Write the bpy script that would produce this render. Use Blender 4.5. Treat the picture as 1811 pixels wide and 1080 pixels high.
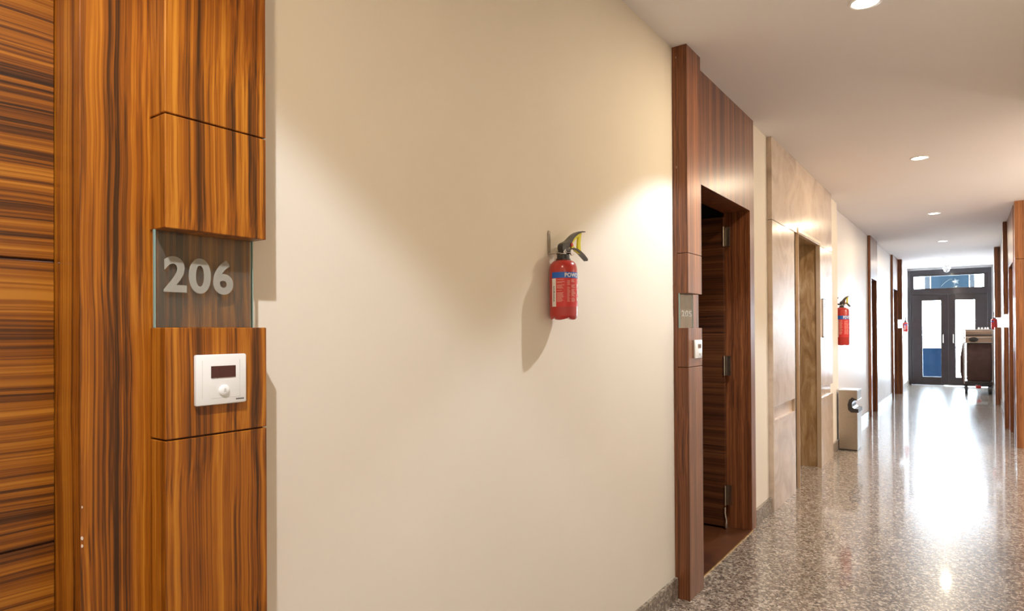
import bpy, bmesh, math, random
from mathutils import Vector, Matrix
R = math.radians
scn = bpy.context.scene
for o in list(bpy.data.objects):
    bpy.data.objects.remove(o, do_unlink=True)
C = bpy.data.collections.new('corridor'); scn.collection.children.link(C)

# ---------------------------------------------------------------- camera
F, YAW, PITCH, ROLL, CY = 1130.0, R(35.55), R(.36), R(-.313), 577.2
cam_d = bpy.data.cameras.new('camera'); cam = bpy.data.objects.new('camera', cam_d); C.objects.link(cam)
fw = Vector((-math.sin(YAW) * math.cos(PITCH), math.cos(YAW) * math.cos(PITCH), math.sin(PITCH)))
rt = Vector((math.cos(YAW), math.sin(YAW), 0)); up = rt.cross(fw)
rt, up = math.cos(ROLL) * rt + math.sin(ROLL) * up, -math.sin(ROLL) * rt + math.cos(ROLL) * up
m = Matrix((rt, up, -fw)).transposed().to_4x4(); m.translation = (0, 0, 1.27)
cam.matrix_world = m
cam_d.sensor_fit = 'HORIZONTAL'; cam_d.sensor_width = 36; cam_d.lens = F / 1811 * 36
cam_d.shift_y = (CY - 540) / 1811
cam_d.clip_start = .02
scn.camera = cam

# ---------------------------------------------------------------- world, exposure
scn.view_settings.view_transform = 'Standard'; scn.view_settings.look = 'None'
scn.view_settings.gamma = 1; scn.view_settings.exposure = 0.0
scn.view_settings.use_curve_mapping = False
w = bpy.data.worlds.new('world'); scn.world = w; w.use_nodes = True
bg = w.node_tree.nodes['Background']
bg.inputs[0].default_value = (.72, .87, 1, 1); bg.inputs[1].default_value = 50.0

H = 2.613                     # ceiling height
XL, XR = -1.14, .48           # near walls
def far_left(y): return -1.205 + (y - 7.6) * .0092     # the recessed far stretch of the left wall
XF = .435                     # far right wall
YE = 17.05                    # end wall

# daylight sampling helpers at the openings of the end door (portals: no light of their own)
def area(name, loc, rot, sx, sy, e=0, col=(1, 1, 1), portal=False):
    d = bpy.data.lights.new(name, 'AREA'); d.shape = 'RECTANGLE'; d.size = sx; d.size_y = sy; d.energy = e; d.color = col
    if portal: d.cycles.is_portal = True
    o = bpy.data.objects.new(name, d); C.objects.link(o); o.location = loc; o.rotation_euler = rot
    return o
area('daylight_portal', (-.36, YE + .12, 1.3), (R(-90), 0, 0), 1.6, 2.6, 1, portal=True)

# ---------------------------------------------------------------- helpers
class MB:
    def __init__(s): s.bm = bmesh.new(); s.mi = 0
    def _set(s, fs):
        for f in fs: f.material_index = s.mi
    def box(s, x0, x1, y0, y1, z0, z1, bev=0.0):
        x0, x1 = sorted((x0, x1)); y0, y1 = sorted((y0, y1)); z0, z1 = sorted((z0, z1))
        v = [s.bm.verts.new(p) for p in ((x0, y0, z0), (x1, y0, z0), (x1, y1, z0), (x0, y1, z0), (x0, y0, z1), (x1, y0, z1), (x1, y1, z1), (x0, y1, z1))]
        fs = [s.bm.faces.new([v[i] for i in q]) for q in ((0, 3, 2, 1), (4, 5, 6, 7), (0, 1, 5, 4), (1, 2, 6, 5), (2, 3, 7, 6), (3, 0, 4, 7))]
        s._set(fs)
        if bev:
            es = list({e for f in fs for e in f.edges})
            r = bmesh.ops.bevel(s.bm, geom=es, offset=bev, segments=2, affect='EDGES', profile=.5)
            s._set(r['faces'])
        return s
    def prism(s, pts, vec, bev=0):   # polygon pts (3d) extruded by vec
        vec = Vector(vec); n = len(pts)
        a = [s.bm.verts.new(p) for p in pts]; b = [s.bm.verts.new(Vector(p) + vec) for p in pts]
        fs = [s.bm.faces.new(a), s.bm.faces.new(b[::-1])]
        for i in range(n):
            fs.append(s.bm.faces.new((a[i], b[i], b[(i + 1) % n], a[(i + 1) % n])))
        s._set(fs)
        if bev:
            es = list({e for f in fs for e in f.edges})
            r = bmesh.ops.bevel(s.bm, geom=es, offset=bev, segments=2, affect='EDGES', profile=.5); s._set(r['faces'])
        bmesh.ops.recalc_face_normals(s.bm, faces=s.bm.faces)
        return s
    def tube(s, pts, rad, n=12, cap=True):
        pts = [Vector(p) for p in pts]; rings = []
        rs = rad if isinstance(rad, (list, tuple)) else [rad] * len(pts)
        for i, p in enumerate(pts):
            d = (pts[min(i + 1, len(pts) - 1)] - pts[max(i - 1, 0)]).normalized()
            ref = Vector((0, 0, 1)) if abs(d.z) < .9 else Vector((1, 0, 0))
            u = d.cross(ref).normalized(); v = d.cross(u).normalized()
            rings.append([s.bm.verts.new(p + rs[i] * (math.cos(2 * math.pi * k / n) * u + math.sin(2 * math.pi * k / n) * v)) for k in range(n)])
        fs = []
        for a, b in zip(rings, rings[1:]):
            for k in range(n): fs.append(s.bm.faces.new((a[k], a[(k + 1) % n], b[(k + 1) % n], b[k])))
        if cap: fs += [s.bm.faces.new(rings[0][::-1]), s.bm.faces.new(rings[-1])]
        s._set(fs); bmesh.ops.recalc_face_normals(s.bm, faces=s.bm.faces)
        return s
    def lathe(s, prof, c=(0, 0, 0), n=40, fn=None):
        rings = []
        for r, z in prof:
            ring = []
            for k in range(n):
                a = 2 * math.pi * k / n; rr, zz = (r, z) if fn is None else fn(r, z, a)
                ring.append(s.bm.verts.new((c[0] + rr * math.cos(a), c[1] + rr * math.sin(a), c[2] + zz)))
            rings.append(ring)
        fs = []
        for a, b in zip(rings, rings[1:]):
            for k in range(n): fs.append(s.bm.faces.new((a[k], a[(k + 1) % n], b[(k + 1) % n], b[k])))
        fs += [s.bm.faces.new(rings[0][::-1]), s.bm.faces.new(rings[-1])]
        s._set(fs); bmesh.ops.recalc_face_normals(s.bm, faces=s.bm.faces)
        return s
    def build(s, name, mat, parent=None, smooth=False):
        me = bpy.data.meshes.new(name)
        bmesh.ops.recalc_face_normals(s.bm, faces=s.bm.faces)
        s.bm.to_mesh(me); s.bm.free()
        for q in (mat if isinstance(mat, (list, tuple)) else [mat]): me.materials.append(q)
        o = bpy.data.objects.new(name, me); C.objects.link(o)
        if smooth:
            for p in me.polygons: p.use_smooth = True
            try: me.set_sharp_from_angle(angle=R(40))
            except Exception: pass
        if parent is not None: o.parent = parent
        return o
def tag(o, label=None, cat=None, group=None, kind=None):
    if label: o['label'] = label
    if cat: o['category'] = cat
    if group: o['group'] = group
    if kind: o['kind'] = kind
    return o
def empty(name, loc=(0, 0, 0)):
    o = bpy.data.objects.new(name, None); C.objects.link(o); o.location = loc; o.empty_display_size = .05
    return o
def attach(root, *objs):         # children keep their world position although the root stands at the thing's base
    for o in objs:
        o.parent = root; o.matrix_parent_inverse = Matrix.Translation(-root.location)
def copy_tree(o, parent=None):
    c = o.copy(); C.objects.link(c)
    if parent is not None: c.parent = parent; c.matrix_parent_inverse = o.matrix_parent_inverse.copy()
    for ch in [q for q in bpy.data.objects if q.parent == o]: copy_tree(ch, c)
    return c

# ---------------------------------------------------------------- materials
def mat(name):
    mt = bpy.data.materials.new(name); mt.use_nodes = True
    nt = mt.node_tree; return mt, nt, nt.nodes['Principled BSDF']
def simple(name, col, rough=.5, metal=0, coat=0, spec=.5, noise=0.0, nscale=20, emit=None, es=0):
    mt, nt, b = mat(name)
    b.inputs['Base Color'].default_value = (*col, 1); b.inputs['Roughness'].default_value = rough
    b.inputs['Metallic'].default_value = metal; b.inputs['Coat Weight'].default_value = coat; b.inputs['Coat Roughness'].default_value = .08
    b.inputs['Specular IOR Level'].default_value = spec
    if noise:
        tc = nt.nodes.new('ShaderNodeTexCoord'); n = nt.nodes.new('ShaderNodeTexNoise'); n.inputs['Scale'].default_value = nscale; n.inputs['Detail'].default_value = 4
        r = nt.nodes.new('ShaderNodeValToRGB'); r.color_ramp.elements[0].position = .3; r.color_ramp.elements[1].position = .7
        r.color_ramp.elements[0].color = (*[c * (1 - noise) for c in col], 1); r.color_ramp.elements[1].color = (*[min(1, c * (1 + noise)) for c in col], 1)
        nt.links.new(tc.outputs['Object'], n.inputs['Vector']); nt.links.new(n.outputs['Fac'], r.inputs[0]); nt.links.new(r.outputs[0], b.inputs['Base Color'])
    if emit:
        b.inputs['Emission Color'].default_value = (*emit, 1); b.inputs['Emission Strength'].default_value = es
    return mt
def wood(name, along='z', ramp=None, coat=.25, rough=.42, seed=0.0, coatr=.12):
    mt, nt, b = mat(name); N = nt.nodes.new; L = nt.links.new
    tc = N('ShaderNodeTexCoord'); off = N('ShaderNodeVectorMath'); off.operation = 'ADD'; off.inputs[1].default_value = (seed, seed * 1.7, seed * .6)
    L(tc.outputs['Object'], off.inputs[0])
    # slow wander of the grain lines
    wn = N('ShaderNodeTexNoise'); wn.inputs['Scale'].default_value = 3.2; wn.inputs['Detail'].default_value = 2
    mp0 = N('ShaderNodeMapping'); mp0.inputs['Scale'].default_value = (1.3, 1.3, 1) if along == 'z' else (.8, .8, 2)
    L(off.outputs[0], mp0.inputs[0]); L(mp0.outputs[0], wn.inputs['Vector'])
    sub = N('ShaderNodeVectorMath'); sub.operation = 'SUBTRACT'; sub.inputs[1].default_value = (.5, .5, .5); L(wn.outputs['Color'], sub.inputs[0])
    sc = N('ShaderNodeVectorMath'); sc.operation = 'SCALE'; sc.inputs['Scale'].default_value = .020; L(sub.outputs[0], sc.inputs[0])
    ad = N('ShaderNodeVectorMath'); ad.operation = 'ADD'; L(off.outputs[0], ad.inputs[0]); L(sc.outputs[0], ad.inputs[1])
    def layer(S, s, det, rough_):
        mp = N('ShaderNodeMapping'); mp.inputs['Scale'].default_value = (S, S, s) if along == 'z' else (s, s, S)
        n = N('ShaderNodeTexNoise'); n.inputs['Scale'].default_value = 1; n.inputs['Detail'].default_value = det; n.inputs['Roughness'].default_value = rough_
        L(ad.outputs[0], mp.inputs[0]); L(mp.outputs[0], n.inputs['Vector']); return n.outputs['Fac']
    a = layer(30, .20, 2, .5); f = layer(150, .5, 2, .5); g = layer(420, 1.4, 2, .6)
    def math_(op, x, y):
        q = N('ShaderNodeMath'); q.operation = op
        for i, v in enumerate((x, y)):
            if isinstance(v, (int, float)): q.inputs[i].default_value = v
            else: L(v, q.inputs[i])
        return q.outputs[0]
    s = math_('ADD', math_('ADD', math_('MULTIPLY', a, .40), math_('MULTIPLY', f, .38)), math_('MULTIPLY', g, .22))
    r = N('ShaderNodeValToRGB'); cr = r.color_ramp
    ramp = ramp or ((.385, (.045, .014, .001)), (.43, (.115, .032, .002)), (.48, (.25, .068, .003)), (.53, (.36, .110, .005)), (.61, (.50, .19, .016)))
    cr.elements[0].position, cr.elements[0].color = ramp[0][0], (*ramp[0][1], 1)
    cr.elements[1].position, cr.elements[1].color = ramp[-1][0], (*ramp[-1][1], 1)
    for p, c in ramp[1:-1]:
        e = cr.elements.new(p); e.color = (*c, 1)
    L(s, r.inputs[0]); L(r.outputs[0], b.inputs['Base Color'])
    b.inputs['Roughness'].default_value = rough; b.inputs['Coat Weight'].default_value = coat; b.inputs['Coat Roughness'].default_value = coatr
    b.inputs['Specular IOR Level'].default_value = .35
    bu = N('ShaderNodeBump'); bu.inputs['Strength'].default_value = .08; bu.inputs['Distance'].default_value = .001
    L(s, bu.inputs['Height']); L(bu.outputs[0], b.inputs['Normal'])
    return mt
W = wood('zebra_veneer_upright'); WH = wood('zebra_veneer_level', 'h', seed=3.1, ramp=((.385, (.025, .008, .001)), (.435, (.07, .020, .002)), (.485, (.17, .047, .003)), (.53, (.26, .080, .004)), (.61, (.40, .15, .013))))
RAMP2 = ((.38, (.050, .014, .005)), (.44, (.105, .031, .010)), (.49, (.165, .050, .015)), (.54, (.22, .070, .021)), (.61, (.31, .11, .036)))  # same veneer in dimmer light; that light is put into this ramp
W2 = wood('dim_veneer_upright', ramp=RAMP2, seed=7.3, coat=.5, coatr=.27); W2H = wood('dim_veneer_level', 'h', ramp=tuple((p, tuple(.5 * v for v in c)) for p, c in RAMP2), seed=9.1, coat=.15, coatr=.3)  # level copy darker still: dark stain plus the open leaf's shade
M = dict(
    wall=simple('cream_wall_paint', (.80, .728, .61), .6, noise=.015, nscale=3, spec=.25),
    wall_far=simple('white_wall_paint', (.77, .75, .745), .42, spec=.5),
    ceil=simple('ceiling_paint', (.84, .80, .785), .8, spec=.2),
    white=simple('white_plastic', (.86, .86, .84), .3, coat=.2),
    dark=simple('dark_red_display', (.06, .006, .004), .15, coat=.6),
    grey=simple('pale_grey_plastic', (.62, .62, .58), .4),
    ink=simple('dark_print', (.03, .03, .03), .5),
    groove=simple('dark_groove', (.045, .012, .006), .8),
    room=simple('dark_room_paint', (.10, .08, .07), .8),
    red=simple('red_enamel', (.46, .012, .008), .28, coat=.8),
    redlabel=simple('red_label', (.62, .02, .02), .35, coat=.3),
    blue=simple('blue_label_band', (.005, .12, .55), .35, coat=.3),
    lwhite=simple('label_white', (.80, .78, .74), .45),
    pink=simple('label_print_pale', (.80, .35, .30), .45),
    black=simple('black_plastic', (.018, .015, .014), .35, coat=.3),
    yellow=simple('yellow_plastic', (.72, .66, .01), .4),
    steel=simple('brushed_steel', (.46, .41, .35), .30, metal=1, noise=.06, nscale=60),
    chrome=simple('chrome', (.7, .7, .68), .12, metal=1),
    brass=simple('satin_brass_strip', (.62, .42, .18), .35, metal=1),
    trimsteel=simple('pale_metal_trim', (.78, .66, .5), .3, metal=.8),
    doordark=simple('dark_stained_door', (.020, .014, .017), .35, coat=.3, noise=.2, nscale=8),
    tan=simple('tan_fabric', (.42, .29, .20), .8), brownf=simple('brown_fabric', (.075, .035, .028), .75, noise=.15, nscale=12),
    rubber=simple('rubber', (.02, .02, .022), .6), bluew=simple('blue_wall_outside', (.003, .007, .014), 1, spec=0),
    board=simple('blue_grey_board', (.015, .025, .034), 1, spec=0), star=simple('pale_mark', (.07, .08, .08), 1, spec=0), board2=simple('pale_board', (.034, .038, .042), 1, spec=0),
    bloor=simple('balcony_floor', (.45, .47, .5), .6), lens_cam=simple('camera_dome', (.03, .03, .035), .1, coat=1),
    pillar=simple('chip_plaster', (.75, .62, .5), .7),
)
def granite(name, base, scale=1.0, rough=.26, joints=True, coat=.6):
    mt, nt, b = mat(name); N = nt.nodes.new; L = nt.links.new
    tc = N('ShaderNodeTexCoord')
    v = N('ShaderNodeTexVoronoi'); v.inputs['Scale'].default_value = 95 * scale; v.inputs['Randomness'].default_value = 1
    dn = N('ShaderNodeTexNoise'); dn.inputs['Scale'].default_value = 30 * scale; dn.inputs['Detail'].default_value = 3
    mx = N('ShaderNodeMixRGB'); mx.blend_type = 'ADD'; mx.inputs[0].default_value = .03
    L(tc.outputs['Object'], dn.inputs['Vector']); L(tc.outputs['Object'], mx.inputs[1]); L(dn.outputs['Color'], mx.inputs[2]); L(mx.outputs[0], v.inputs['Vector'])
    sep = N('ShaderNodeSeparateColor'); L(v.outputs['Color'], sep.inputs[0])
    r = N('ShaderNodeValToRGB'); cr = r.color_ramp; cr.interpolation = 'LINEAR'
    st = ((.0, (.09, .072, .055)), (.22, (.16, .125, .095)), (.42, (.25, .195, .15)), (.68, (.37, .30, .23)), (.90, (.54, .46, .37)), (1, (.62, .54, .44)))
    cr.elements[0].position = 0; cr.elements[0].color = (*[a * k for a, k in zip(st[0][1], base)], 1)
    cr.elements[1].position = 1; cr.elements[1].color = (*[a * k for a, k in zip(st[-1][1], base)], 1)
    for p, c in st[1:-1]: cr.elements.new(p).color = (*[a * k for a, k in zip(c, base)], 1)
    L(sep.outputs[0], r.inputs[0])
    n2 = N('ShaderNodeTexNoise'); n2.inputs['Scale'].default_value = 190 * scale; n2.inputs['Detail'].default_value = 2; L(tc.outputs['Object'], n2.inputs['Vector'])
    r2 = N('ShaderNodeValToRGB'); r2.color_ramp.elements[0].position = .38; r2.color_ramp.elements[0].color = (.45, .42, .38, 1); r2.color_ramp.elements[1].position = .56; r2.color_ramp.elements[1].color = (1.1, 1.1, 1.1, 1)
    L(n2.outputs['Fac'], r2.inputs[0])
    mu = N('ShaderNodeMixRGB'); mu.blend_type = 'MULTIPLY'; mu.inputs[0].default_value = .8; L(r.outputs[0], mu.inputs[1]); L(r2.outputs[0], mu.inputs[2])
    out = mu.outputs[0]
    if joints:
        br = N('ShaderNodeTexBrick'); br.offset = 0; br.inputs['Scale'].default_value = 1; br.inputs['Mortar Size'].default_value = .0016; br.inputs['Brick Width'].default_value = 1.65; br.inputs['Row Height'].default_value = .66
        br.inputs['Color1'].default_value = (1, 1, 1, 1); br.inputs['Color2'].default_value = (.93, .93, .93, 1); br.inputs['Mortar'].default_value = (.45, .42, .38, 1)
        mp = N('ShaderNodeMapping'); mp.inputs['Location'].default_value = (1.13, .43, 0); L(tc.outputs['Object'], mp.inputs[0]); L(mp.outputs[0], br.inputs['Vector'])
        m3 = N('ShaderNodeMixRGB'); m3.blend_type = 'MULTIPLY'; m3.inputs[0].default_value = 1; L(out, m3.inputs[1]); L(br.outputs['Color'], m3.inputs[2]); out = m3.outputs[0]
    L(out, b.inputs['Base Color']); b.inputs['Roughness'].default_value = rough; b.inputs['Coat Weight'].default_value = coat; b.inputs['Coat Roughness'].default_value = .055
    return mt
GR = granite('speckled_granite_floor', (1, 1, 1)); GS = granite('speckled_granite_skirting', (.8, .8, .8), joints=False, rough=.3, coat=.2)
def marble(name, c1, c2, c3, sc=(3, 3, 1), rough=.22, coat=.4):
    mt, nt, b = mat(name); N = nt.nodes.new; L = nt.links.new
    tc = N('ShaderNodeTexCoord'); mp = N('ShaderNodeMapping'); mp.inputs['Scale'].default_value = sc; L(tc.outputs['Object'], mp.inputs[0])
    n = N('ShaderNodeTexNoise'); n.inputs['Scale'].default_value = 1.6; n.inputs['Detail'].default_value = 7; n.inputs['Distortion'].default_value = 1.3; n.inputs['Roughness'].default_value = .6
    L(mp.outputs[0], n.inputs['Vector']); r = N('ShaderNodeValToRGB'); cr = r.color_ramp
    cr.elements[0].position = .32; cr.elements[0].color = (*c1, 1); cr.elements[1].position = .68; cr.elements[1].color = (*c3, 1); cr.elements.new(.5).color = (*c2, 1)
    L(n.outputs['Fac'], r.inputs[0]); L(r.outputs[0], b.inputs['Base Color']); b.inputs['Roughness'].default_value = rough; b.inputs['Coat Weight'].default_value = coat; b.inputs['Coat Roughness'].default_value = .07
    return mt
MC = marble('cream_marble', (.44, .33, .25), (.60, .47, .355), (.68, .54, .41), sc=(2, 2, 2))
MBR = marble('brown_marble', (.22, .125, .055), (.34, .21, .10), (.50, .35, .19), sc=(9, 9, 2.2))
def pane(name, tint=(1, 1, 1), gl=.06):
    mt = bpy.data.materials.new(name); mt.use_nodes = True; nt = mt.node_tree; nt.nodes.clear(); N = nt.nodes.new
    o = N('ShaderNodeOutputMaterial'); t = N('ShaderNodeBsdfTransparent'); t.inputs[0].default_value = (*tint, 1)
    g = N('ShaderNodeBsdfGlossy'); g.inputs['Roughness'].default_value = .03; mx = N('ShaderNodeMixShader')
    fr = N('ShaderNodeFresnel'); fr.inputs[0].default_value = 1.45; ad = N('ShaderNodeMath'); ad.operation = 'ADD'; ad.inputs[1].default_value = gl
    # only the outer face of the sheet reflects (the inner face would read as total reflection)
    ge = N('ShaderNodeNewGeometry'); iv = N('ShaderNodeMath'); iv.operation = 'SUBTRACT'; iv.inputs[0].default_value = 1; ml = N('ShaderNodeMath'); ml.operation = 'MULTIPLY'
    nt.links.new(ge.outputs['Backfacing'], iv.inputs[1]); nt.links.new(iv.outputs[0], ml.inputs[0]); nt.links.new(ad.outputs[0], ml.inputs[1])
    nt.links.new(fr.outputs[0], ad.inputs[0]); nt.links.new(ml.outputs[0], mx.inputs[0]); nt.links.new(t.outputs[0], mx.inputs[1]); nt.links.new(g.outputs[0], mx.inputs[2]); nt.links.new(mx.outputs[0], o.inputs[0])
    return mt
M['pane'] = pane('window_glass', gl=0); M['signglass'] = pane('sign_glass', (.92, .94, .92), .015)
def mixt(name, col, fac):
    mt = bpy.data.materials.new(name); mt.use_nodes = True; nt = mt.node_tree; nt.nodes.clear(); N = nt.nodes.new
    o = N('ShaderNodeOutputMaterial'); t = N('ShaderNodeBsdfTransparent'); d = N('ShaderNodeBsdfDiffuse'); d.inputs[0].default_value = (*col, 1)
    mx = N('ShaderNodeMixShader'); mx.inputs[0].default_value = fac
    nt.links.new(t.outputs[0], mx.inputs[1]); nt.links.new(d.outputs[0], mx.inputs[2]); nt.links.new(mx.outputs[0], o.inputs[0]); return mt
M['frost'] = mixt('frosted_etching', (.62, .58, .50), .36); M['haze'] = mixt('glass_reflection_haze', (.34, .31, .26), .13)
M['edge'] = simple('green_glass_edge', (.25, .42, .38), .2, coat=.5)
M['lens'] = simple('lamp_lens', (1, 1, 1), .4, emit=(1, .86, .70), es=28)

# ---------------------------------------------------------------- room shell
def struct(o): o['kind'] = 'structure'; return o
def wall_with_openings(mb, x0, x1, y0, y1, opens):
    """x0..x1 thickness; opens: list of (ya, yb, z0, z1)"""
    cur = y0
    for a, b_, z0, z1 in sorted(opens):
        mb.box(x0, x1, cur, a, 0, H)
        if z1 < H: mb.box(x0, x1, a, b_, z1, H)
        if z0 > 0: mb.box(x0, x1, a, b_, 0, z0)
        cur = b_
    mb.box(x0, x1, cur, y1, 0, H)
D1 = (-.50, .416, 2.02); D2 = (3.205, 4.16, 2.02); EL = (5.49, 6.42, 2.045); D3 = (10.58, 11.22, 2.0); D4 = (13.6, 14.42, 2.0)
mb = MB(); wall_with_openings(mb, XL - .14, XL, -4.5, 7.6, [(D1[0] - .012, D1[1] + .012, 0, D1[2] + .012), (D2[0] - .012, D2[1] + .012, 0, D2[2] + .012), (EL[0] - .03, EL[1] + .03, 0, EL[2] + .03)])
struct(mb.build('wall_left', M['wall']))
# recessed far stretch, very slightly out of parallel
mb = MB()
def fl(a, b, z0, z1):
    p = [(far_left(a), a, z0), (far_left(b), b, z0), (far_left(b) - .16, b, z0), (far_left(a) - .16, a, z0)]
    mb.prism(p, (0, 0, z1 - z0))
q = .012; fl(7.6, D3[0] - q, 0, H); fl(D3[0] - q, D3[1] + q, D3[2] + q, H); fl(D3[1] + q, D4[0] - q, 0, H); fl(D4[0] - q, D4[1] + q, D4[2] + q, H); fl(D4[1] + q, YE, 0, H)
struct(mb.build('wall_left_far', M['wall_far']))
mb = MB(); mb.box(XR, XR + .14, -4.5, 5.1, 0, H); struct(mb.build('wall_right', M['wall']))
D5 = (8.98, 9.88, 2.0)
mb = MB(); wall_with_openings(mb, XF, XF + .14, 8.76, YE, [(D5[0] - .012, D5[1] + .012, 0, D5[2] + .012)]); struct(mb.build('wall_right_far', M['wall_far']))
# lobby to the right, opposite the lift
mb = MB(); mb.box(XR + .14, 3.0, 5.0, 5.1, 0, H); mb.box(3.0, 3.1, 5.0, 8.86, 0, H); mb.box(.57, 3.0, 8.76, 8.86, 0, H); struct(mb.build('wall_lobby', M['wall']))
mb = MB(); mb.box(XL - .14, XR + .14, -4.6, -4.5, 0, H); struct(mb.build('wall_back', M['wall']))
mb = MB(); mb.box(-2.9, 3.1, -4.6, YE + .1, H, H + .1); struct(mb.build('ceiling', M['ceil']))
mb = MB(); mb.box(XL, 3.1, -4.6, YE + .1, -.1, 0); mb.box(-1.36, XL, 5.3, YE + .1, -.1, 0)
mb.box(-1.36, XL, -4.6, 3.205, -.1, 0)
mb.box(-1.36, XL, 4.16, 5.3, -.1, 0)
struct(mb.build('floor', GR))
# end wall around the double door
ED = (-1.13, .405, 2.57)
mb = MB(); mb.box(far_left(YE) - .16, ED[0], YE, YE + .14, 0, H); mb.box(ED[1], XF + .14, YE, YE + .14, 0, H); mb.box(ED[0], ED[1], YE, YE + .14, ED[2], H)
struct(mb.build('wall_end', M['wall_far']))
# granite skirtings with their pale top bead
def skirt(name, boxes, mat_=GS):
    mb = MB()
    for b in boxes: mb.mi = 0; mb.box(*b[:4], 0, .10, .0015)
    o = mb.build(name, mat_); struct(o); return o
skirt('baseboard_left', [(XL, XL + .015, .705, 2.915), (XL, XL + .02, 4.255, 4.668), (XL, XL + .015, 7.07, 7.6)])
mb = MB()
for a, b in ((7.6, D3[0] - .1), (D3[1] + .1, D4[0] - .1), (D4[1] + .3, YE)):
    mb.prism([(far_left(a), a, 0), (far_left(b), b, 0), (far_left(b) + .015, b, 0), (far_left(a) + .015, a, 0)], (0, 0, .1))
struct(mb.build('baseboard_left_far', GS))
skirt('baseboard_right', [(XF, XF - .015, 10.39, 13.3), (XF, XF - .015, 13.49, YE), (XR, XR - .015, -4.5, 5.1)])

# ---------------------------------------------------------------- wooden door sets and pilasters
def jambs(root, xw, xf, y0, y1, zt, depth, mats, hinge_side=0):
    """lining of the opening: two reveals and the soffit; xf = face of casing, depth into the wall"""
    s = -1 if xf < 0 else 1
    out = []
    mb = MB(); d0 = xf + s * (abs(xw - xf) + .0003)
    mb.box(d0, xf + s * depth, y0 - .012, y0, 0, zt + .012); mb.box(d0, xf + s * depth, y1, y1 + .012, 0, zt + .012); mb.box(d0, xf + s * depth, y0, y1, zt, zt + .012)
    o = mb.build('door_lining', mats[0]); out.append(o)
    return out
def pilaster(name, xc, ya, yb, wallx, mats, niche=True, s=-1, label=None):
    """block stack; xc face, wallx the face it stands on, s=-1 on the left wall"""
    root = empty(name, (wallx, (ya + yb) / 2, 0)); struct(root)
    g = .0025
    z = [0, 1.094, 1.278, 1.442, 1.632, H]
    parts = []
    def blk(nm, z0, z1):
        mb = MB(); mb.box(wallx, xc, ya, yb, z0, z1, .0015); parts.append(mb.build(nm, mats[0]))
    if niche:
        blk('lower_panel', z[0], z[1] - g); blk('lower_block', z[1], z[2]); blk('upper_block', z[3], z[4] - g); blk('upper_panel', z[4], z[5])
        mb = MB(); mb.box(wallx, xc + s * .006, ya + .005, yb - .005, z[1] - g - .001, z[1] + .001); mb.box(wallx, xc + s * .006, ya + .005, yb - .005, z[4] - g - .001, z[4] + .001)
        parts.append(mb.build('joint_strip', M['groove']))
        mb = MB(); mb.box(wallx, wallx - s * .004, ya + .002, yb - .006, z[2], z[3]); parts.append(mb.build('niche_backboard', mats[0]))
    else:
        blk('panel', 0, H)
    attach(root, *parts); return root
def door_set(name, xw, y0, y1, zt, cas=.1, mats=(W2, W2H), xf=None, far_to=None, near_to=None, header=True, depth=.165):
    """flat casing on the wall: two stiles and the header panel up to the ceiling"""
    s = -1 if xw < 0 else 1
    xf = xf if xf is not None else xw - s * .02
    root = empty(name, (xf, (y0 + y1) / 2, 0)); struct(root); ps = []
    a = near_to if near_to is not None else y0 - cas; b = far_to if far_to is not None else y1 + cas
    for q0, q1 in ((a, y0), (y1, b)):
        mb = MB(); mb.box(xw, xf, q0, q1, 0, H, .001); ps.append(mb.build('door_casing', mats[0]))
    mb = MB(); mb.box(xw, xf, y0, y1, zt, H, .001); ps.append(mb.build('header_panel', mats[0]))
    ps += jambs(root, xw, xf, y0, y1, zt, depth, mats)
    attach(root, *ps); return root
XC = -1.12
# door 1 (room 206): closed leaf at the extreme left
d1 = door_set('door_1', XL, D1[0], D1[1], D1[2], mats=(W, WH), far_to=.705)
mb = MB(); n = 4; zs = [.004, .48, .93, 1.388, D1[2] - .002]
for i in range(n): mb.box(-1.216, -1.256, D1[0] + .001, D1[1] - .001, zs[i] + (0 if i == 0 else .0015), zs[i + 1] - .0015, .0015)
leaf = mb.build('door_leaf', WH)
mb = MB(); mb.box(-1.220, -1.252, D1[0] + .0005, D1[1] - .0005, .001, D1[2] - .0005); gv = mb.build('leaf_groove', M['groove'])
mb = MB(); mb.tube([(-1.216, -.40, 1.0), (-1.16, -.40, 1.0)], .01); mb.tube([(-1.165, -.40, 1.0), (-1.165, -.28, 1.0)], .009); mb.lathe([(.024, 0), (.024, .008)], n=24)
for v in mb.bm.verts[-48:] if False else []: pass
hd = mb.build('door_handle', M['chrome'], smooth=True)
attach(d1, leaf, gv, hd)
def chips(name, spots, root, m_=None):
    mb = MB()
    for (x, y, z, hy, hz) in spots:
        pts = [(x, y + hy * math.cos(a) * random.uniform(.6, 1), z + hz * math.sin(a) * random.uniform(.6, 1)) for a in [k * math.pi / 4 for k in range(8)]]
        mb.prism(pts, (-.0012, 0, 0))
    o = mb.build(name, m_ or M['pillar']); attach(root, o); return o
random.seed(4)
chips('chipped_veneer', [(XC + .0012, .4185, .952, .0022, .0042), (XC + .0012, .4185, .940, .0016, .0035), (XC + .0012, .4185, 1.000, .001, .0025)], d1)
p1 = pilaster('trim_1', -1.068, .52, .705, XC, (W,))
mb = MB(); mb.box(-1.40, -1.36, -.7, .6, 0, H); mb.box(-1.36, -1.28, -.7, -.66, 0, H); mb.box(-1.36, -1.28, .56, .6, 0, H); struct(mb.build('wall_behind_door', M['room']))  # shallow unseen box added behind the closed leaf to stop sky light leaking
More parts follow.
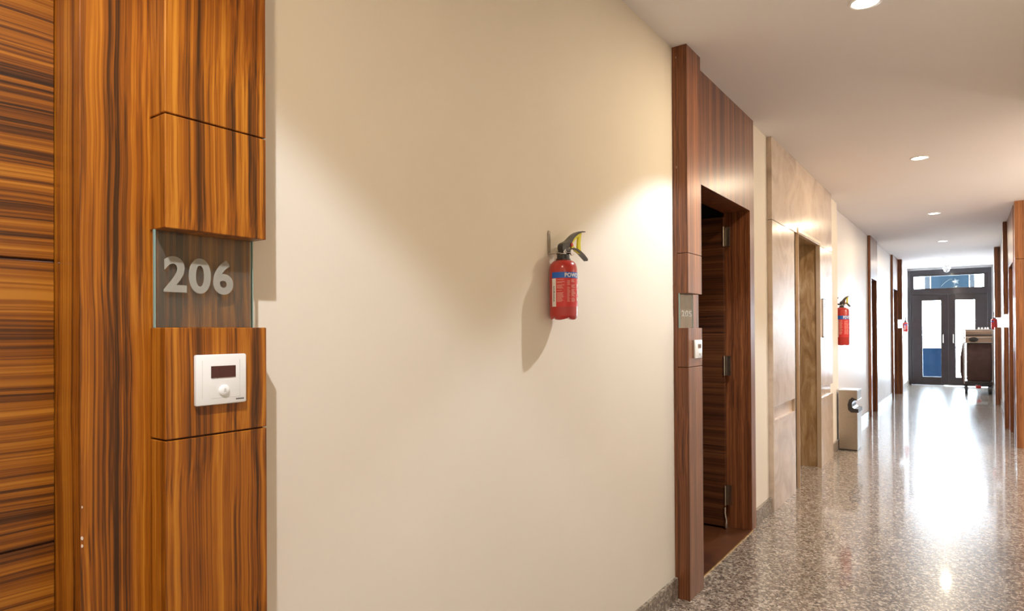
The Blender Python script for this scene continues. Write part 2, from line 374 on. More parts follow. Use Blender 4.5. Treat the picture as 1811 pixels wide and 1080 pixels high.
# door 2: leaf swung open into the dark room
d2 = door_set('door_2', XL, D2[0], D2[1], D2[2], near_to=2.915, far_to=4.255)
mb = MB(); zs = [.012, .48, .93, 1.388, 1.99]
for i in range(4): mb.box(-1.272, -2.16, 4.105, 4.143, zs[i] + .001, zs[i + 1] - .001, .001)
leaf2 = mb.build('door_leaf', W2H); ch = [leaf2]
for z0 in (.15, .975, 1.80):
    mb = MB(); mb.box(-1.236, -1.268, 4.118, 4.134, z0, z0 + .125); mb.tube([(-1.270, 4.100, z0), (-1.270, 4.100, z0 + .125)], .006)
    for k in (.02, .0625, .105): mb.tube([(-1.252, 4.1185, z0 + k), (-1.252, 4.1165, z0 + k)], .004, 8)
    ch.append(mb.build('hinge', M['steel'], smooth=True))
mb = MB(); mb.tube([(-1.266, 4.10, .012), (-1.262, 4.095, .06), (-1.272, 4.10, .10), (-1.272, 4.10, .14)], [.012, .007, .006, .009], 10); ch.append(mb.build('door_stop', M['chrome'], smooth=True))
mb = MB(); mb.box(XC, -1.26, D2[0] + .012, D2[1] - .012, -.02, .006, .001); ch.append(mb.build('threshold', W2H))
mb = MB(); mb.box(XC + .005, XC, D2[0], D2[1], -.02, .007); ch.append(mb.build('threshold_edge', M['brass']))
attach(d2, *ch)
p2 = pilaster('trim_2', -1.068, 2.915, 3.105, XC, (W2,))
chips('chipped_edge_plaster', [(-1.1185, 2.9135, 2.56, .003, .006), (-1.119, 2.9135, 2.04, .0025, .007)], p2)
# the dark room behind it
mb = MB(); mb.box(-2.9, -1.28, 2.9, 2.95, 0, H); mb.box(-2.9, -2.85, 2.95, 4.6, 0, H); mb.box(-2.9, -1.28, 4.55, 4.6, 0, H); struct(mb.build('wall_behind_door', M['room']))
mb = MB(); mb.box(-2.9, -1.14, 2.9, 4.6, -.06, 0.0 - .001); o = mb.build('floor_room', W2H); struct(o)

# ---------------------------------------------------------------- lift surround of cream marble
lift = empty('door_lift', (-1.107, 5.95, 0)); struct(lift); ps = []
XS = -1.107
mb = MB(); mb.box(XL, XS, 4.67, 5.345, .728, 2.032, .0015); mb.box(XL, XS, 4.67, 4.70, .631, .728); mb.box(XL, XS - .022, 4.70, 5.345, .631, .728)
mb.box(XL, XS, 4.67, 5.345, 0, .631, .0015); mb.box(XL, XS, 5.345, 5.36, 0, 2.032)
mb.box(XL, XS, 4.67, 7.05, 2.036, H, .0015)
mb.box(XL, XS, 6.42, 7.05, .728, 2.032, .0015); mb.box(XL, XS - .022, 6.44, 7.05, .631, .728); mb.box(XL, XS, 6.42, 7.05, 0, .631, .0015)
ps.append(mb.build('marble_cladding', MC))
mb = MB(); mb.box(XL, XS - .022, 5.36, 5.482, 0, 2.036); ps.append(mb.build('recessed_strip', MBR))
mb = MB(); mb.box(XL, XS + .006, 5.482, 5.49, 0, 2.085); mb.box(XS - .01, XS + .006, 5.49, 6.432, 2.045, 2.07); mb.box(XL, XS + .003, 6.412, 6.424, 0, 2.045)
ps.append(mb.build('metal_edge_trim', M['trimsteel']))
mb = MB(); mb.box(-1.33, XS - .01, 6.42, 6.45, 0, 2.045); mb.box(-1.33, XS - .022, 5.46, 5.49, 0, 2.045); mb.box(-1.33, XS - .01, 5.49, 6.42, 2.045, 2.075)
ps.append(mb.build('marble_reveal', MBR))
mb = MB(); mb.box(-1.33, -1.345, 5.46, 5.954, 0, 2.045); mb.box(-1.33, -1.345, 5.956, 6.45, 0, 2.045); ps.append(mb.build('lift_door', M['steel']))
attach(lift, *ps)
cp = empty('lift_call_panel', (XS, 6.62, 1.19)); tag(cp, 'tall narrow steel call panel on the marble beside the lift', 'call panel')
mb = MB(); mb.box(XS, XS + .012, 6.50, 6.72, 1.195, 1.545, .003); a_ = mb.build('plate', M['steel'])
mb = MB(); mb.box(XS, XS + .014, 6.498, 6.722, 1.19, 1.197); b_ = mb.build('end_cap', M['black']); mb = MB(); mb.box(XS, XS + .014, 6.498, 6.722, 1.543, 1.55); b2_ = mb.build('end_cap', M['black'])
cb = []
for zz in (1.32, 1.40): mb = MB(); mb.tube([(XS + .012, 6.61, zz), (XS + .015, 6.61, zz)], .016, 20); cb.append(mb.build('call_button', M['white'], smooth=True))
mb = MB(); mb.box(XS + .012, XS + .0135, 6.575, 6.645, 1.46, 1.51); d_ = mb.build('display', M['dark'])
attach(cp, a_, b_, b2_, d_, *cb)

# ---------------------------------------------------------------- far doors and pilasters
def far_door(name, xw, D, pil=None, s=-1, **kw):
    root = door_set(name, xw, D[0], D[1], D[2], mats=(W2, W2H), xf=xw - s * .032, **kw)
    mb = MB(); mb.box(xw + s * .05, xw + s * .09, D[0] + .0005, D[1] - .0005, .001, D[2] - .0005); lf = mb.build('door_leaf', W2H)
    mb = MB(); yh = D[0] + .08 if s < 0 else D[1] - .08
    dy = .11 if s < 0 else -.11
    mb.tube([(xw + s * .05, yh, 1.0), (xw - s * .01, yh, 1.0)], .01); mb.tube([(xw - s * .005, yh, 1.0), (xw - s * .005, yh + dy, 1.0)], .009); hh = mb.build('door_handle', M['chrome'], smooth=True)
    attach(root, lf, hh); return root
far_door('door_3', far_left(10.6) + .004, D3)
far_door('door_4', far_left(13.6) + .004, D4, far_to=14.69)
p4 = pilaster('trim_3', far_left(14) + .1, 14.5, 14.69, far_left(14) + .035, (W2,))
far_door('door_5', XF, D5, s=1, near_to=8.88, far_to=10.385)
p5 = pilaster('trim_4', .362, 10.2, 10.385, XF - .032, (W2,), s=1)
p6 = pilaster('trim_5', .355, 13.3, 13.49, XF, (W2,), s=1)
# wooden end column where the lobby meets the corridor
RAMP3 = ((.33, (.07, .022, .006)), (.43, (.17, .058, .015)), (.50, (.27, .10, .028)), (.57, (.34, .13, .04)), (.66, (.42, .18, .06)))
W3 = wood('teak_veneer_upright', ramp=RAMP3, seed=5)
cl = empty('trim_6', (.48, 8.68, 0)); struct(cl)
mb = MB(); mb.box(.405, .60, 8.6, 8.80, 0, 1.996, .002); q1 = mb.build('column_lower_panel', W3)
mb = MB(); mb.box(.405, .60, 8.6, 8.80, 2.0, H, .002); q2 = mb.build('column_upper_panel', W3); attach(cl, q1, q2)

# ---------------------------------------------------------------- end double door with transom
def yb(mb, x0, x1, z0, z1, y0=YE - .01, y1=YE + .06, bev=.003): mb.box(x0, x1, y0, y1, z0, z1, bev)
ed = empty('door_6', (-.36, YE, 0)); struct(ed); ps = []
xa, xb = ED[0], ED[1]
mb = MB(); yb(mb, xa, xa + .075, 0, ED[2], YE - .03, YE + .1); yb(mb, xb - .075, xb, 0, ED[2], YE - .03, YE + .1); yb(mb, xa + .075, xb - .075, 2.46, ED[2], YE - .03, YE + .1); yb(mb, xa + .075, xb - .075, 2.02, 2.13, YE - .03, YE + .1)
ps.append(mb.build('door_frame', M['doordark']))
mb = MB(); yb(mb, xa + .075, xa + .13, 2.13, 2.46); yb(mb, xb - .13, xb - .075, 2.13, 2.46); yb(mb, xa + .13, xb - .13, 2.13, 2.16); yb(mb, xa + .13, xb - .13, 2.43, 2.46)
ts = mb.build('transom_sash', M['doordark']); ps.append(ts)
mb = MB(); mb.box(xa + .13, xb - .13, YE + .02, YE + .026, 2.16, 2.43); ps.append(mb.build('transom_pane', M['pane']))
for (a, b, pa, pb) in ((xa + .0755, -.3622, -.845, -.500), (-.3618, xb - .0755, -.232, .112)):
    mb = MB(); zb, zt = .19, 1.885
    yb(mb, a, pa, .008, 2.0195); yb(mb, pb, b, .008, 2.0195); yb(mb, pa, pb, .008, zb); yb(mb, pa, pb, zt, 2.0195)
    lf = mb.build('door_leaf', M['doordark']); ps.append(lf)
    mb = MB(); mb.box(pa - .003, pb + .003, YE + .02, YE + .026, zb - .003, zt + .003); pn = mb.build('glass_pane', M['pane']); pn.parent = lf
    mb = MB(); hx = pb + .045 if a < -.5 else pa - .045
    mb.tube([(hx, YE - .01, .95), (hx, YE - .05, .95), (hx, YE - .05, 1.13), (hx, YE - .01, 1.13)], .009); hh = mb.build('pull_handle', M['steel'], smooth=True); hh.parent = lf
attach(ed, *ps)
# what is outside: a small balcony, a blue parapet, a banner board hung high
mb = MB(); mb.box(-3, 3, YE + .14, YE + 3.5, -.14, -.02); o = struct(mb.build('floor_balcony', M['bloor']))
mb = MB(); mb.box(-2.4, -.47, YE + 1.2, YE + 1.3, -.02, .80, .005); o = mb.build('parapet_panel', M['bluew']); tag(o, 'low blue panel standing on the balcony behind the left door glass', 'parapet')
bd = empty('hanging_board', (-.33, YE + .9, 2.15)); tag(bd, 'blue grey board with a pale star mark seen through the transom glass', 'board')
mb = MB(); mb.box(-.72, .02, YE + .9, YE + .93, 2.10, 2.70); x1 = mb.build('board_panel', M['board'])
mb = MB(); mb.box(-.84, -.725, YE + .9, YE + .93, 2.10, 2.70); x2 = mb.build('side_panel', M['board2']); mb = MB(); mb.box(.025, .12, YE + .9, YE + .93, 2.10, 2.70); x4 = mb.build('side_panel', M['board2'])
mb = MB(); mb.box(-2.2, 1.6, YE + .14, YE + 1.1, 2.70, 2.80); struct(mb.build('ceiling_balcony', M['bloor']))
mb = MB(); pts = []
for k in range(10):
    rr = .085 if k % 2 == 0 else .036; an = math.pi / 2 + k * math.pi / 5 + .2
    pts.append((-.235 + rr * math.cos(an), YE + .896, 2.345 + rr * math.sin(an)))
mb.prism(pts, (0, -.004, 0)); mb.box(-.27, -.20, YE + .892, YE + .896, 2.245, 2.255)
arc = [(-.52 + .22 * t, YE + .893, 2.24 + .17 * math.sin(t * 1.5)) for t in [i / 8 for i in range(9)]]; mb.tube(arc, .006, 6)
x3 = mb.build('star_mark', M['star']); attach(bd, x1, x2, x3, x4)

# ---------------------------------------------------------------- downlights
SPILL = 15
def downlight(x, y, label, e=104):
    root = empty('ceiling_downlight', (x, y, H)); tag(root, label, 'downlight', 'recessed downlights along the ceiling')
    mb = MB(); pr = [(.062, 0), (.062, -.004), (.056, -.006), (.048, -.003), (.046, 0)]
    mb.lathe(pr, (0, 0, 0), 32); r_ = mb.build('bezel', M['white'], smooth=True); r_.parent = root
    mb = MB(); mb.lathe([(.045, -.0045), (.045, -.0025)], (0, 0, 0), 32); l_ = mb.build('lens', M['lens']); l_.parent = root
    d = bpy.data.lights.new('downlight_spill', 'AREA'); d.shape = 'DISK'; d.size = .09; d.energy = SPILL; d.color = (1, .81, .56)
    lo = bpy.data.objects.new('downlight_spill', d); C.objects.link(lo); lo.parent = root; lo.location = (0, 0, -.010)
    d = bpy.data.lights.new('downlight_beam', 'SPOT'); d.energy = e; d.color = (.72, .82, .98); d.spot_size = R(108); d.spot_blend = .2; d.shadow_soft_size = .012
    lo = bpy.data.objects.new('downlight_beam', d); C.objects.link(lo); lo.parent = root; lo.location = (0, 0, -.012)
    return root
DL = [(-.32, -3.0), (-.32, -.03), (-.335, 2.98), (-.305, 5.96), (-.317, 8.94), (-.316, 11.87), (-.36, 14.9)]
names = ['recessed round downlight far behind the viewer', 'recessed round downlight directly above the viewer, out of the frame', 'nearest visible downlight at the top edge of the photo, brightest glow', 'second downlight along the ceiling, level with the marble lift surround',
         'third downlight, above the corridor beyond the steel bin', 'fourth downlight, small, halfway to the dark end door', 'smallest and farthest downlight, nearest the dome camera']
for (x, y), nm in zip(DL, names):
    downlight(x, y, nm, 106 if y < 5 else (92 if y < 8 else 66))
lob = bpy.data.lights.new('lobby_ceiling_light', 'POINT'); lob.energy = 120; lob.color = (1, .88, .78); lob.shadow_soft_size = .12
lo = bpy.data.objects.new('lobby_ceiling_light', lob); C.objects.link(lo); lo.location = (1.8, 6.9, 2.2)

# ---------------------------------------------------------------- dome camera
dc = empty('dome_camera', (-.372, 16.5, H)); tag(dc, 'small white dome security camera on the ceiling before the end door', 'camera')
mb = MB(); mb.lathe([(.05, .05), (.05, .002), (.074, 0), (.076, -.015), (.066, -.03), (.06, -.036)], (0, 0, -.05), 32); a_ = mb.build('housing', M['white'], smooth=True); a_.parent = dc
mb = MB(); mb.lathe([(.058, -.03), (.056, -.055), (.046, -.078), (.027, -.092), (.004, -.097)], (0, 0, -.05), 32); a_ = mb.build('dome', M['grey'], smooth=True); a_.parent = dc
mb = MB(); mb.lathe([(.026, -.06), (.025, -.09), (.004, -.096)], (0, -.024, -.046), 20); a_ = mb.build('lens', M['lens_cam'], smooth=True); a_.parent = dc

# ---------------------------------------------------------------- text helper
def text_mesh(name, s, size, bold=0.0, extr=.0004, sx=1.0):
    cu = bpy.data.curves.new(name, 'FONT'); cu.body = s; cu.size = size; cu.offset = bold; cu.extrude = extr; cu.align_x = 'LEFT'; cu.resolution_u = 6; cu.space_character = 1.08
    o = bpy.data.objects.new(name, cu); C.objects.link(o)
    bpy.context.view_layer.update()
    dg = bpy.context.evaluated_depsgraph_get(); me = bpy.data.meshes.new_from_object(o.evaluated_get(dg))
    bpy.data.objects.remove(o, do_unlink=True); bpy.data.curves.remove(cu)
    for v in me.vertices: v.co.x *= sx
    return me
def fit(me, w_, h_):       # fit text to a box w x h with its lower left at the origin
    xs = [v.co.x for v in me.vertices]; ys = [v.co.y for v in me.vertices]
    x0, y0 = min(xs), min(ys); kx = w_ / (max(xs) - x0); ky = h_ / (max(ys) - y0)
    for v in me.vertices: v.co.x = (v.co.x - x0) * kx; v.co.y = (v.co.y - y0) * ky
    return me

# ---------------------------------------------------------------- room number signs
def number_sign(xg, ya, yb_, z0, z1, txt, ty0, ty1, tz0, tz1, label, blank=False):
    root = empty('room_number_sign', (xg, (ya + yb_) / 2, z0)); tag(root, label, 'sign', None)
    mb = MB(); mb.mi = 0; mb.box(xg - .003, xg + .003, ya + .0015, yb_ - .0015, z0, z1); g_ = mb.build('glass_plate', M['signglass'])
    mb = MB(); mb.box(xg - .0028, xg - .0018, ya + .003, yb_ - .003, z0 + .001, z1 - .001); f_ = mb.build('reflection_haze', M['haze'])  # grey haze sheet added for the pale reflection on the glass
    mb = MB(); mb.box(xg - .003, xg + .003, ya, ya + .0015, z0, z1); e_ = mb.build('glass_edge', M['edge'])
    mb = MB(); mb.box(xg - .003, xg + .003, yb_ - .0015, yb_, z0, z1); e2_ = mb.build('glass_edge', M['edge'])
    me = text_mesh('room_number', txt, .1, bold=.003); fit(me, ty1 - ty0, tz1 - tz0)
    for v in me.vertices:
        x, y, z = v.co; v.co = Vector((xg + .0032 + z, ty0 + x, tz0 + y))
    me.materials.append(M['frost']); t_ = bpy.data.objects.new('room_number', me); C.objects.link(t_)
    attach(root, g_, f_, e_, e2_, t_); return root
number_sign(-1.106, .520, .700, 1.278, 1.4425, '206', .5345, .6595, 1.338, 1.401, 'glass plate with frosted 206 in the niche of the near pilaster')
number_sign(-1.112, 2.916, 3.095, 1.278, 1.4425, '205', 2.935, 3.07, 1.332, 1.362, 'small glass plate with illegible number in the pilaster beside the open door')

# ---------------------------------------------------------------- bell plates
def bell_plate(xf, y0, y1, z0, z1, label, disp, btn, s=1):
    root = empty('bell_plate', (xf, (y0 + y1) / 2, z0)); tag(root, label, 'switch')
    mb = MB(); mb.box(xf, xf + .0095, y0, y1, z0, z1, .0028); a = mb.build('plate', M['white'], smooth=True)
    mb = MB(); mb.box(xf + .009, xf + .0105, disp[0], disp[1], disp[2], disp[3], .0003); b = mb.build('display_window', M['dark'])
    mb = MB(); cy, cz, r = btn
    prof = [(r, 0), (r, .002), (r * .8, .004), (r * .3, .0045)]
    mb.lathe(prof, (0, 0, 0), 28)
    for v in mb.bm.verts: x, y, z = v.co; v.co = Vector((xf + .009 + z, cy + x, cz + y))
    c = mb.build('push_button', M['white'], smooth=True)
    mb = MB(); mb.box(xf + .0094, xf + .0098, y0 + .026, y1 - .013, z0 + .0118, z0 + .0124); mb.box(xf + .0094, xf + .0098, y1 - .0136, y1 - .013, z0 + .0118, z1 - .01)
    mb.box(xf + .0094, xf + .0098, y0 + .0105, y0 + .011, z0 + .0118, z1 - .01)
    d = mb.build('panel_seam', M['grey'])
    mb = MB(); k = y1 - .0205
    for i in range(7): mb.box(xf + .0094, xf + .0098, k + i * .0022, k + i * .0022 + .0016, z0 + .0062, z0 + .0085)
    e = mb.build('maker_mark', M['ink'])
    # bell sign moulded on the button
    mb = MB(); q = r * .45
    pts = [(xf + .0137, cy + a_ * q, cz + b_ * q) for a_, b_ in ((-.8, -.6), (.8, -.6), (.5, -.2), (.45, .5), (.15, .9), (-.15, .9), (-.45, .5), (-.5, -.2))]
    mb.prism(pts, (-.0006, 0, 0)); f = mb.build('bell_symbol', M['grey'])
    attach(root, a, b, c, d, e, f); return root
bell_plate(-1.068, .566, .6585, 1.1445, 1.2315, 'white square bell plate with dark red window under the 206 sign', (.592, .637, 1.191, 1.2115), (.6155, 1.1685, .0098))
bell_plate(-1.068, 2.980, 3.078, 1.1325, 1.2205, 'white bell plate on the pilaster beside the open door', (3.018, 3.062, 1.180, 1.2), (3.045, 1.1567, .0098))

# ---------------------------------------------------------------- fire extinguishers
def extinguisher(name, r, h, label, brk=True, twist=0.0, group='fire extinguishers on the walls'):
    """built round its own axis; wall at x = -wall side (-x); handle towards +y"""
    root = empty(name, (0, 0, 0)); tag(root, label, 'fire extinguisher', group)
    k = min(r / .047, 1.15); ps = []
    def bump(rr, zz, a):
        if zz < .012 * k and rr > .5 * r: return rr, zz + .007 * k * (1 - abs(math.cos(2.5 * a)) ** .6)
        return rr, zz
    prof = [(.012 * k, .010 * k), (.6 * r, .006 * k), (.86 * r, .001), (.97 * r, .006 * k), (r, .016 * k), (r, h - .034 * k), (.975 * r, h - .024 * k), (.90 * r, h - .014 * k), (.76 * r, h - .006 * k), (.55 * r, h - .001 * k), (.40 * r, h)]
    mb = MB(); mb.lathe(prof, (0, 0, 0), 60, bump); body = mb.build('cylinder_body', M['red'], smooth=True); ps.append(body)
    # label sheet wraps the front
    def arcband(mb, z0, z1, a0, a1, off, n=24):
        ra = r + off; v = []
        for i in range(n + 1):
            a = a0 + (a1 - a0) * i / n
            v.append([mb.bm.verts.new((q * math.cos(a), q * math.sin(a), z)) for q, z in ((ra, z0), (ra, z1), (r - .0005, z1), (r - .0005, z0))])
        for p, q in zip(v, v[1:]):
            for j in range(4): mb.bm.faces.new((p[j], q[j], q[(j + 1) % 4], p[(j + 1) % 4]))
        mb.bm.faces.new(v[0]); mb.bm.faces.new(v[-1][::-1])
    A0 = R(-110) + twist; A1 = R(80) + twist
    z_top = .155 * h / .198
    mb = MB(); arcband(mb, .043 * h / .198, z_top, A0, A1, .0004); lb = mb.build('label_sheet', M['redlabel'], smooth=True)
    mb = MB(); arcband(mb, .136 * h / .198, z_top, A0, A1, .0007); q = mb.build('blue_band', M['blue'], smooth=True); subs = [q]
    mb = MB(); arcband(mb, .043 * h / .198, .1345 * h / .198, A0, A0 + R(20), .0007, 6); subs.append(mb.build('white_name_strip', M['lwhite'], smooth=True))
    # upright small dark lettering on the white strip (illegible marks) 
    mb = MB(); rnd = random.Random(3)
    zz = .060 * h / .198
    while zz < .108 * h / .198:
        st = rnd.uniform(.0022, .0040) * k; arcband(mb, zz, zz + st * .8, A0 + R(7.5), A0 + R(12.5 + rnd.uniform(-2, 2)), .001, 3); zz += st * 1.15
    subs.append(mb.build('name_lettering', M['ink']))
    mb = MB(); zz = .130 * h / .198
    while zz > .058 * h / .198:
        for c0 in (R(24), R(66), R(84)):
            a = A0 + c0; ln = R({R(24): 32, R(66): 14, R(84): 22}[c0]) * rnd.uniform(.55, 1)
            if rnd.random() < .92: arcband(mb, zz, zz + .0019 * k, a, a + ln, .0009, 6)
        zz -= .0036 * k
    subs.append(mb.build('printed_lines', M['pink']))
    mb = MB()
    for i, (aa, zz) in enumerate(((118, .062), (122, .085), (118, .105), (136, .070), (138, .1))):
        arcband(mb, zz * h / .198, (zz + .012) * h / .198, A0 + R(aa), A0 + R(aa + 8), .001, 5)
    subs.append(mb.build('instruction_pictures', M['lwhite']))
    me = text_mesh('band_lettering', 'POWDER', .02, bold=.0006, extr=.0002); zz0 = .1385 * h / .198; fit(me, R(92) * r, z_top - zz0 - .0025 * k)
    for v in me.vertices:
        x, y, z = v.co; a = A0 + R(56) + x / r; v.co = Vector(((r + .0010 + z) * math.cos(a), (r + .0010 + z) * math.sin(a), zz0 + y))
    me.materials.append(M['lwhite']); t_ = bpy.data.objects.new('band_lettering', me); C.objects.link(t_); subs.append(t_)
    for q in subs: q.parent = lb
    ps.append(lb)
    def T(pts): return [(p[0] * k, p[1] * k, h + p[2] * k) for p in pts]
    mb = MB(); mb.lathe([(.024 * k, -.003 * k), (.0245 * k, .004 * k), (.021 * k, .005 * k), (.021 * k, .018 * k), (.018 * k, .019 * k)], (0, 0, h), 36, lambda a, z, t: (a * (1 + .02 * math.cos(12 * t)), z)); ps.append(mb.build('neck_collar', M['black'], smooth=True))
    mb = MB(); mb.lathe([(.011 * k, .018 * k), (.012 * k, .023 * k), (.009 * k, .026 * k), (.009 * k, .036 * k), (.004 * k, .037 * k)], (0, 0, h), 24)
    mb.tube(T([(0, .004, .030), (0, .030, .028)]), [.008 * k, .0075 * k], 16); mb.tube(T([(.0, .0, .030), (-.026, -.002, .028)]), .004 * k, 10)
    ps.append(mb.build('valve', M['chrome'], smooth=True))
    # pressure gauge turned outwards
    mb = MB(); mb.tube(T([(.004, .016, .026), (.020, .018, .026), (.0205, .018, .026), (.024, .018, .026)]), [.006 * k, .006 * k, .011 * k, .011 * k], 24); g1 = mb.build('pressure_gauge', M['chrome'], smooth=True)
    mb = MB(); mb.tube(T([(.0238, .018, .026), (.0246, .018, .026)]), .009 * k, 24); g2 = mb.build('gauge_face', M['lwhite']); g2.parent = g1; ps.append(g1)
    # upper lever, thick curved sheet: profile in the y-z plane
    def sheet(prof, w0, w1, nm, mt):
        mb = MB(); n = len(prof)
        rows = []
        for i, (y, zt, zb_) in enumerate(prof):
            w_ = (w0 + (w1 - w0) * i / (n - 1)) * k
            rows.append([mb.bm.verts.new(p) for p in ((-w_, y * k, h + zt * k), (w_, y * k, h + zt * k), (w_, y * k, h + zb_ * k), (-w_, y * k, h + zb_ * k))])
        for a, b in zip(rows, rows[1:]):
            for j in range(4): mb.bm.faces.new((a[j], a[(j + 1) % 4], b[(j + 1) % 4], b[j]))
        mb.bm.faces.new(rows[0][::-1]); mb.bm.faces.new(rows[-1]); return mb.build(nm, mt, smooth=True)
    ps.append(sheet([(-.020, .044, .036), (-.016, .052, .026), (-.004, .058, .034), (.008, .062, .042), (.020, .067, .041), (.032, .074, .046), (.045, .083, .064), (.062, .093, .081), (.085, .103, .095), (.115, .111, .106), (.140, .113, .110)], .010, .008, 'squeeze_lever', M['black']))
    ps.append(sheet([(.002, .040, .030), (.030, .041, .033), (.060, .047, .042), (.085, .046, .039), (.108, .040, .032), (.132, .031, .021), (.156, .018, .010)], .009, .008, 'carrying_handle', M['black']))
    # yellow transport clip between the levers
    mb = MB(); out = [(.046, .066), (.070, .084), (.092, .098), (.122, .108), (.116, .090), (.112, .070), (.114, .050), (.120, .030), (.100, .032), (.078, .039), (.050, .045)]
    inn = [(.058, .062), (.078, .078), (.100, .091), (.096, .072), (.094, .056), (.096, .043), (.074, .047)]
    # built as a strip between the outer and inner outlines
    A = [Vector((0, y * k, h + z * k)) for y, z in out]
    pts_o = [out[0], out[1], out[2], out[3], out[4], out[5], out[6], out[7], out[8], out[9], out[10]]
    pts_i = [inn[0], inn[1], inn[1], inn[2], inn[2], inn[3], inn[4], inn[5], inn[5], inn[6], inn[0]]
    for sx_ in (-1,):
        vo = [[mb.bm.verts.new((sx2 * .0035 * k, y * k, h + z * k)) for y, z in pts_o] for sx2 in (-1, 1)]
        vi = [[mb.bm.verts.new((sx2 * .0035 * k, y * k, h + z * k)) for y, z in pts_i] for sx2 in (-1, 1)]
        n = len(pts_o)
        for i in range(n):
            j = (i + 1) % n
            for q_, rev in ((0, 1), (1, 0)): mb.bm.faces.new((vo[q_][i], vo[q_][j], vi[q_][j], vi[q_][i]))
            mb.bm.faces.new((vo[0][i], vo[0][j], vo[1][j], vo[1][i])); mb.bm.faces.new((vi[0][i], vi[0][j], vi[1][j], vi[1][i]))
    bmesh.ops.remove_doubles(mb.bm, verts=mb.bm.verts, dist=1e-6)
    ps.append(mb.build('safety_clip', M['yellow']))
    mb = MB(); mb.tube(T([(-.011, .040, .055), (.012, .040, .055)]), .006 * k, 16); ps.append(mb.build('pull_pin', M['redlabel'], smooth=True))
    if brk:
        mb = MB(); wx = -.0505
        wx = -(wallgap)
        mb.prism([(wx, y, z) for y, z in [(-.019, .222), (-.005, .222), (-.005, .292), (-.0065, .2965), (-.009, .299), (-.015, .299), (-.0175, .2965), (-.019, .292)]], (.003, 0, 0))
        mb.box(wx, -.012, -.019, -.005, .220, .223); mb.tube([(-.020, -.012, .2215), (-.008, -.006, .2225), (0, 0, .223)], .005, 10)
        for zc in (.245, .285): mb.tube([(wx + .003, -.012, zc), (wx + .0045, -.012, zc)], .0032, 12)
        ps.append(mb.build('wall_bracket', M['steel'], smooth=True))
    for p in ps: p.parent = root
    return root
wallgap = .049
e1 = extinguisher('fire_extinguisher', .0465, .198, 'small red fire extinguisher with blue band hanging on the cream wall in front', twist=0)
e1.location = (XL + wallgap + .0005, 1.82, 1.304)
wallgap = .08
e2 = extinguisher('fire_extinguisher', .072, .41, 'larger red fire extinguisher on the white wall above the steel bin', brk=False)
mb = MB(); mb.tube([(-.005, 0, .443), (-.040, -.004, .448), (-.062, -.006, .436), (-.060, -.008, .47), (-.035, -.012, .52)], [.008, .009, .012, .013, .008], 12); o = mb.build('discharge_nozzle', M['black'], smooth=True); o.parent = e2
e2.location = (-1.118, 7.72, 1.09); e2.rotation_euler = (0, 0, R(-18))
def place(ext, x, y, z, rz, label):
    c = copy_tree(ext); c.location = (x, y, z); c.rotation_euler = (0, 0, rz); c['label'] = label; return c
e3 = place(e1, far_left(15.6) + wallgap - .03, 15.75, 1.20, 0, 'tiny distant red fire extinguisher on the left wall near the dark end door')
e4 = place(e1, .375, 14.35, 1.24, R(180), 'tiny distant red fire extinguisher on the right wall above the trolley')

# ---------------------------------------------------------------- steel bin
bn = empty('litter_bin', (-1.03, 7.58, 0)); tag(bn, 'brushed steel litter bin with a C-shaped dark mouth against the left wall', 'bin')
y0, y1 = 7.465, 7.76
def side(z): return -1.118 + .0 * z, -.945 + .035 * z / .63
pts = [(-1.119, 0.012), (-.945, .012), (-.945, .432), (-.985, .436), (-.998, .452), (-1.004, .480), (-.998, .512), (-.982, .530), (-.945, .532), (-.945, .622), (-1.119, .622)]
mb = MB(); mb.prism([(x, y0, z) for x, z in pts], (0, y1 - y0, 0), .002); a = mb.build('bin_body', M['steel'])
# dark mouth lining, a C-shaped band standing slightly proud
inn = [(-.935, .436), (-.972, .440), (-.990, .455), (-.996, .480), (-.990, .506), (-.975, .524), (-.940, .528)]
outr = [(-.935, .400), (-1.002, .398), (-1.030, .424), (-1.034, .480), (-1.020, .530), (-.992, .556), (-.952, .536)]
mb = MB()
rows = []
for (xi, zi), (xo, zo) in zip(inn, outr): rows.append([mb.bm.verts.new((xi, y0 - .004, zi)), mb.bm.verts.new((xo, y0 - .004, zo)), mb.bm.verts.new((xo, y1 + .004, zo)), mb.bm.verts.new((xi, y1 + .004, zi))])
for p, q in zip(rows, rows[1:]):
    for j in range(4): mb.bm.faces.new((p[j], p[(j + 1) % 4], q[(j + 1) % 4], q[j]))
mb.bm.faces.new(rows[0]); mb.bm.faces.new(rows[-1][::-1]); b = mb.build('mouth_lining', M['black'])
mb = MB(); mb.box(-1.117, -.947, y0 + .003, y1 - .003, 0, .014); c = mb.build('base', M['black'])
mb = MB(); mb.box(-1.121, -.942, y0 - .002, y1 + .002, .622, .630, .002); d = mb.build('lid', M['chrome'])
attach(bn, a, b, c, d)

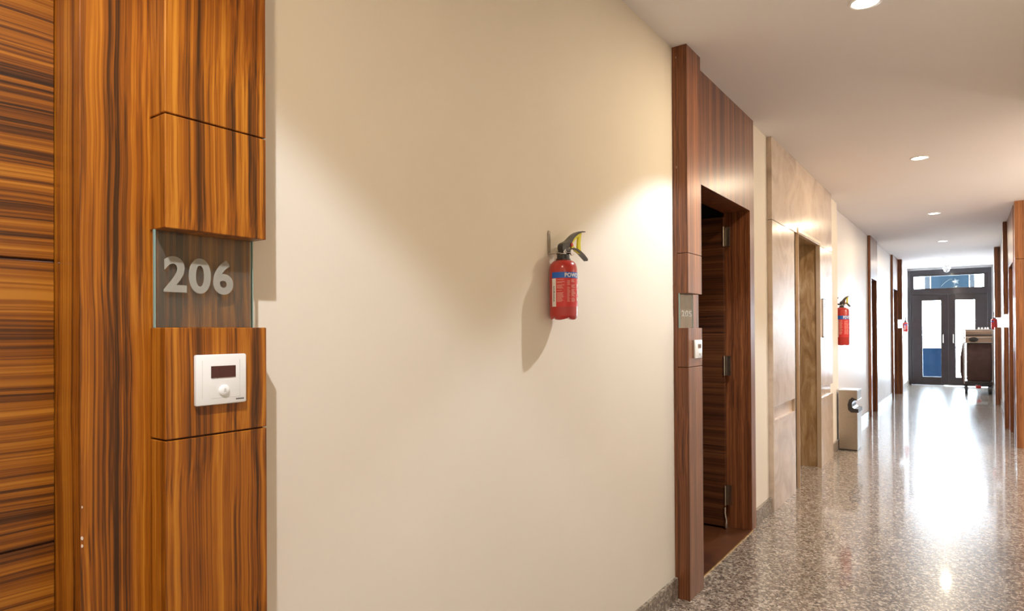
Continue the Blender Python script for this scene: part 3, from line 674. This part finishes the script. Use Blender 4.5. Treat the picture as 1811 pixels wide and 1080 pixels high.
# ---------------------------------------------------------------- housekeeping trolley
tr = empty('service_trolley', (.13, 15.5, 0)); tag(tr, 'brown service trolley with tan top bin on black castors before the end door', 'trolley'); ps = []
tx0, tx1, ty0, ty1 = -.075, .375, 15.2, 15.85
mb = MB(); mb.box(tx0 + .0, tx1 - .0, ty0, ty1, .195, .245, .01); ps.append(mb.build('base_deck', M['black']))
mb = MB()
for x in (tx0, tx1):
    for y in (ty0, ty1): mb.tube([(x, y, .19), (x, y, 1.20), (x + (.02 if x < 0 else -.02), y, 1.235)], .011, 10)
mb.tube([(tx0 + .02, ty0, 1.235), (tx1 - .02, ty0, 1.235)], .011, 10); mb.tube([(tx0 + .02, ty1, 1.235), (tx1 - .02, ty1, 1.235)], .011, 10); mb.tube([(tx0, ty0, 1.08), (tx0, ty1, 1.08)], .009, 10); mb.tube([(tx1, ty0, 1.08), (tx1, ty1, 1.08)], .009, 10); mb.tube([(tx0, ty0, 1.08), (tx1, ty0, 1.08)], .009, 10); mb.tube([(tx0, ty0, .99), (tx1, ty0, .99)], .009, 10)
ps.append(mb.build('tube_frame', M['steel'], smooth=True))
mb = MB(); mb.box(tx0 + .035, tx1 - .02, ty0 + .015, ty1 - .02, .245, .98, .035); ps.append(mb.build('fabric_body', M['brownf'], smooth=True))
mb = MB(); mb.prism([(tx0 - .002, ty0 + .06, z) for z in (.22, 1.0)] + [(tx0 - .03, ty0 + .06, .95), (tx0 - .065, ty0 + .06, .70), (tx0 - .07, ty0 + .06, .45), (tx0 - .04, ty0 + .06, .24)], (0, .45, 0), .008); ps.append(mb.build('side_bag', M['brownf'], smooth=True))
mb = MB(); mb.box(tx0 + .02, tx1 - .015, ty0 + .005, ty1 - .01, .99, 1.12, .012); u = mb.build('upper_bin', M['tan'], smooth=True); ps.append(u)
mb = MB(); mb.box(tx0 + .02, tx1 - .015, ty0 + .02, ty1 - .02, 1.135, 1.24, .012); ps.append(mb.build('top_tray', M['tan'], smooth=True))
mb = MB(); mb.box(tx0 + .015, tx1 - .01, ty0, ty1, 1.118, 1.136, .004); mb.box(tx0 + .015, tx1 - .01, ty0, ty1, .972, .992, .004); ps.append(mb.build('dark_binding', M['black']))
mb = MB(); pts = [(.075 + .075 * math.cos(a), ty0 - .002, 1.05 + .045 * math.sin(a)) for a in [i * math.pi / 10 for i in range(20)]]; mb.prism(pts, (0, -.02, 0), .004); ps.append(mb.build('dark_oval_pad', M['black'], smooth=True))
for x, y in ((tx0 + .03, ty0 + .04), (tx1 - .05, ty0 + .02), (tx0 + .03, ty1 - .05), (tx1 - .05, ty1 - .05)):
    mb = MB(); mb.tube([(x - .024, y, .078), (x + .024, y, .078)], .078, 28); whl = mb.build('castor_wheel', M['rubber'], smooth=True)
    mb = MB(); mb.box(x - .034, x - .027, y - .02, y + .02, .06, .19); mb.box(x + .027, x + .034, y - .02, y + .02, .06, .19); mb.box(x - .034, x + .034, y - .03, y + .03, .165, .20); fk = mb.build('castor_fork', M['black']); fk.parent = whl
    ps.append(whl)
mb = MB(); mb.box(.10, .19, ty0 + .02, ty0 + .10, .105, .165, .012); ps.append(mb.build('red_brake_pedal', M['redlabel'], smooth=True))
attach(tr, *ps)
for i, xx in enumerate((.16, .21, .26, .30)):
    mb = MB(); mb.lathe([(.014, 0), (.016, .004), (.016, .030), (.009, .036), (.009, .042)], (0, 0, 0), 14); o = mb.build('toiletry_bottle', M['white'], smooth=True); o.location = (xx, ty0 + .06 + .01 * (i % 2), 1.2405)
    tag(o, ['leftmost', 'second from left', 'third from left', 'rightmost'][i] + ' of the four tiny white bottles standing on the trolley top', 'bottle', 'toiletry bottles on the trolley')
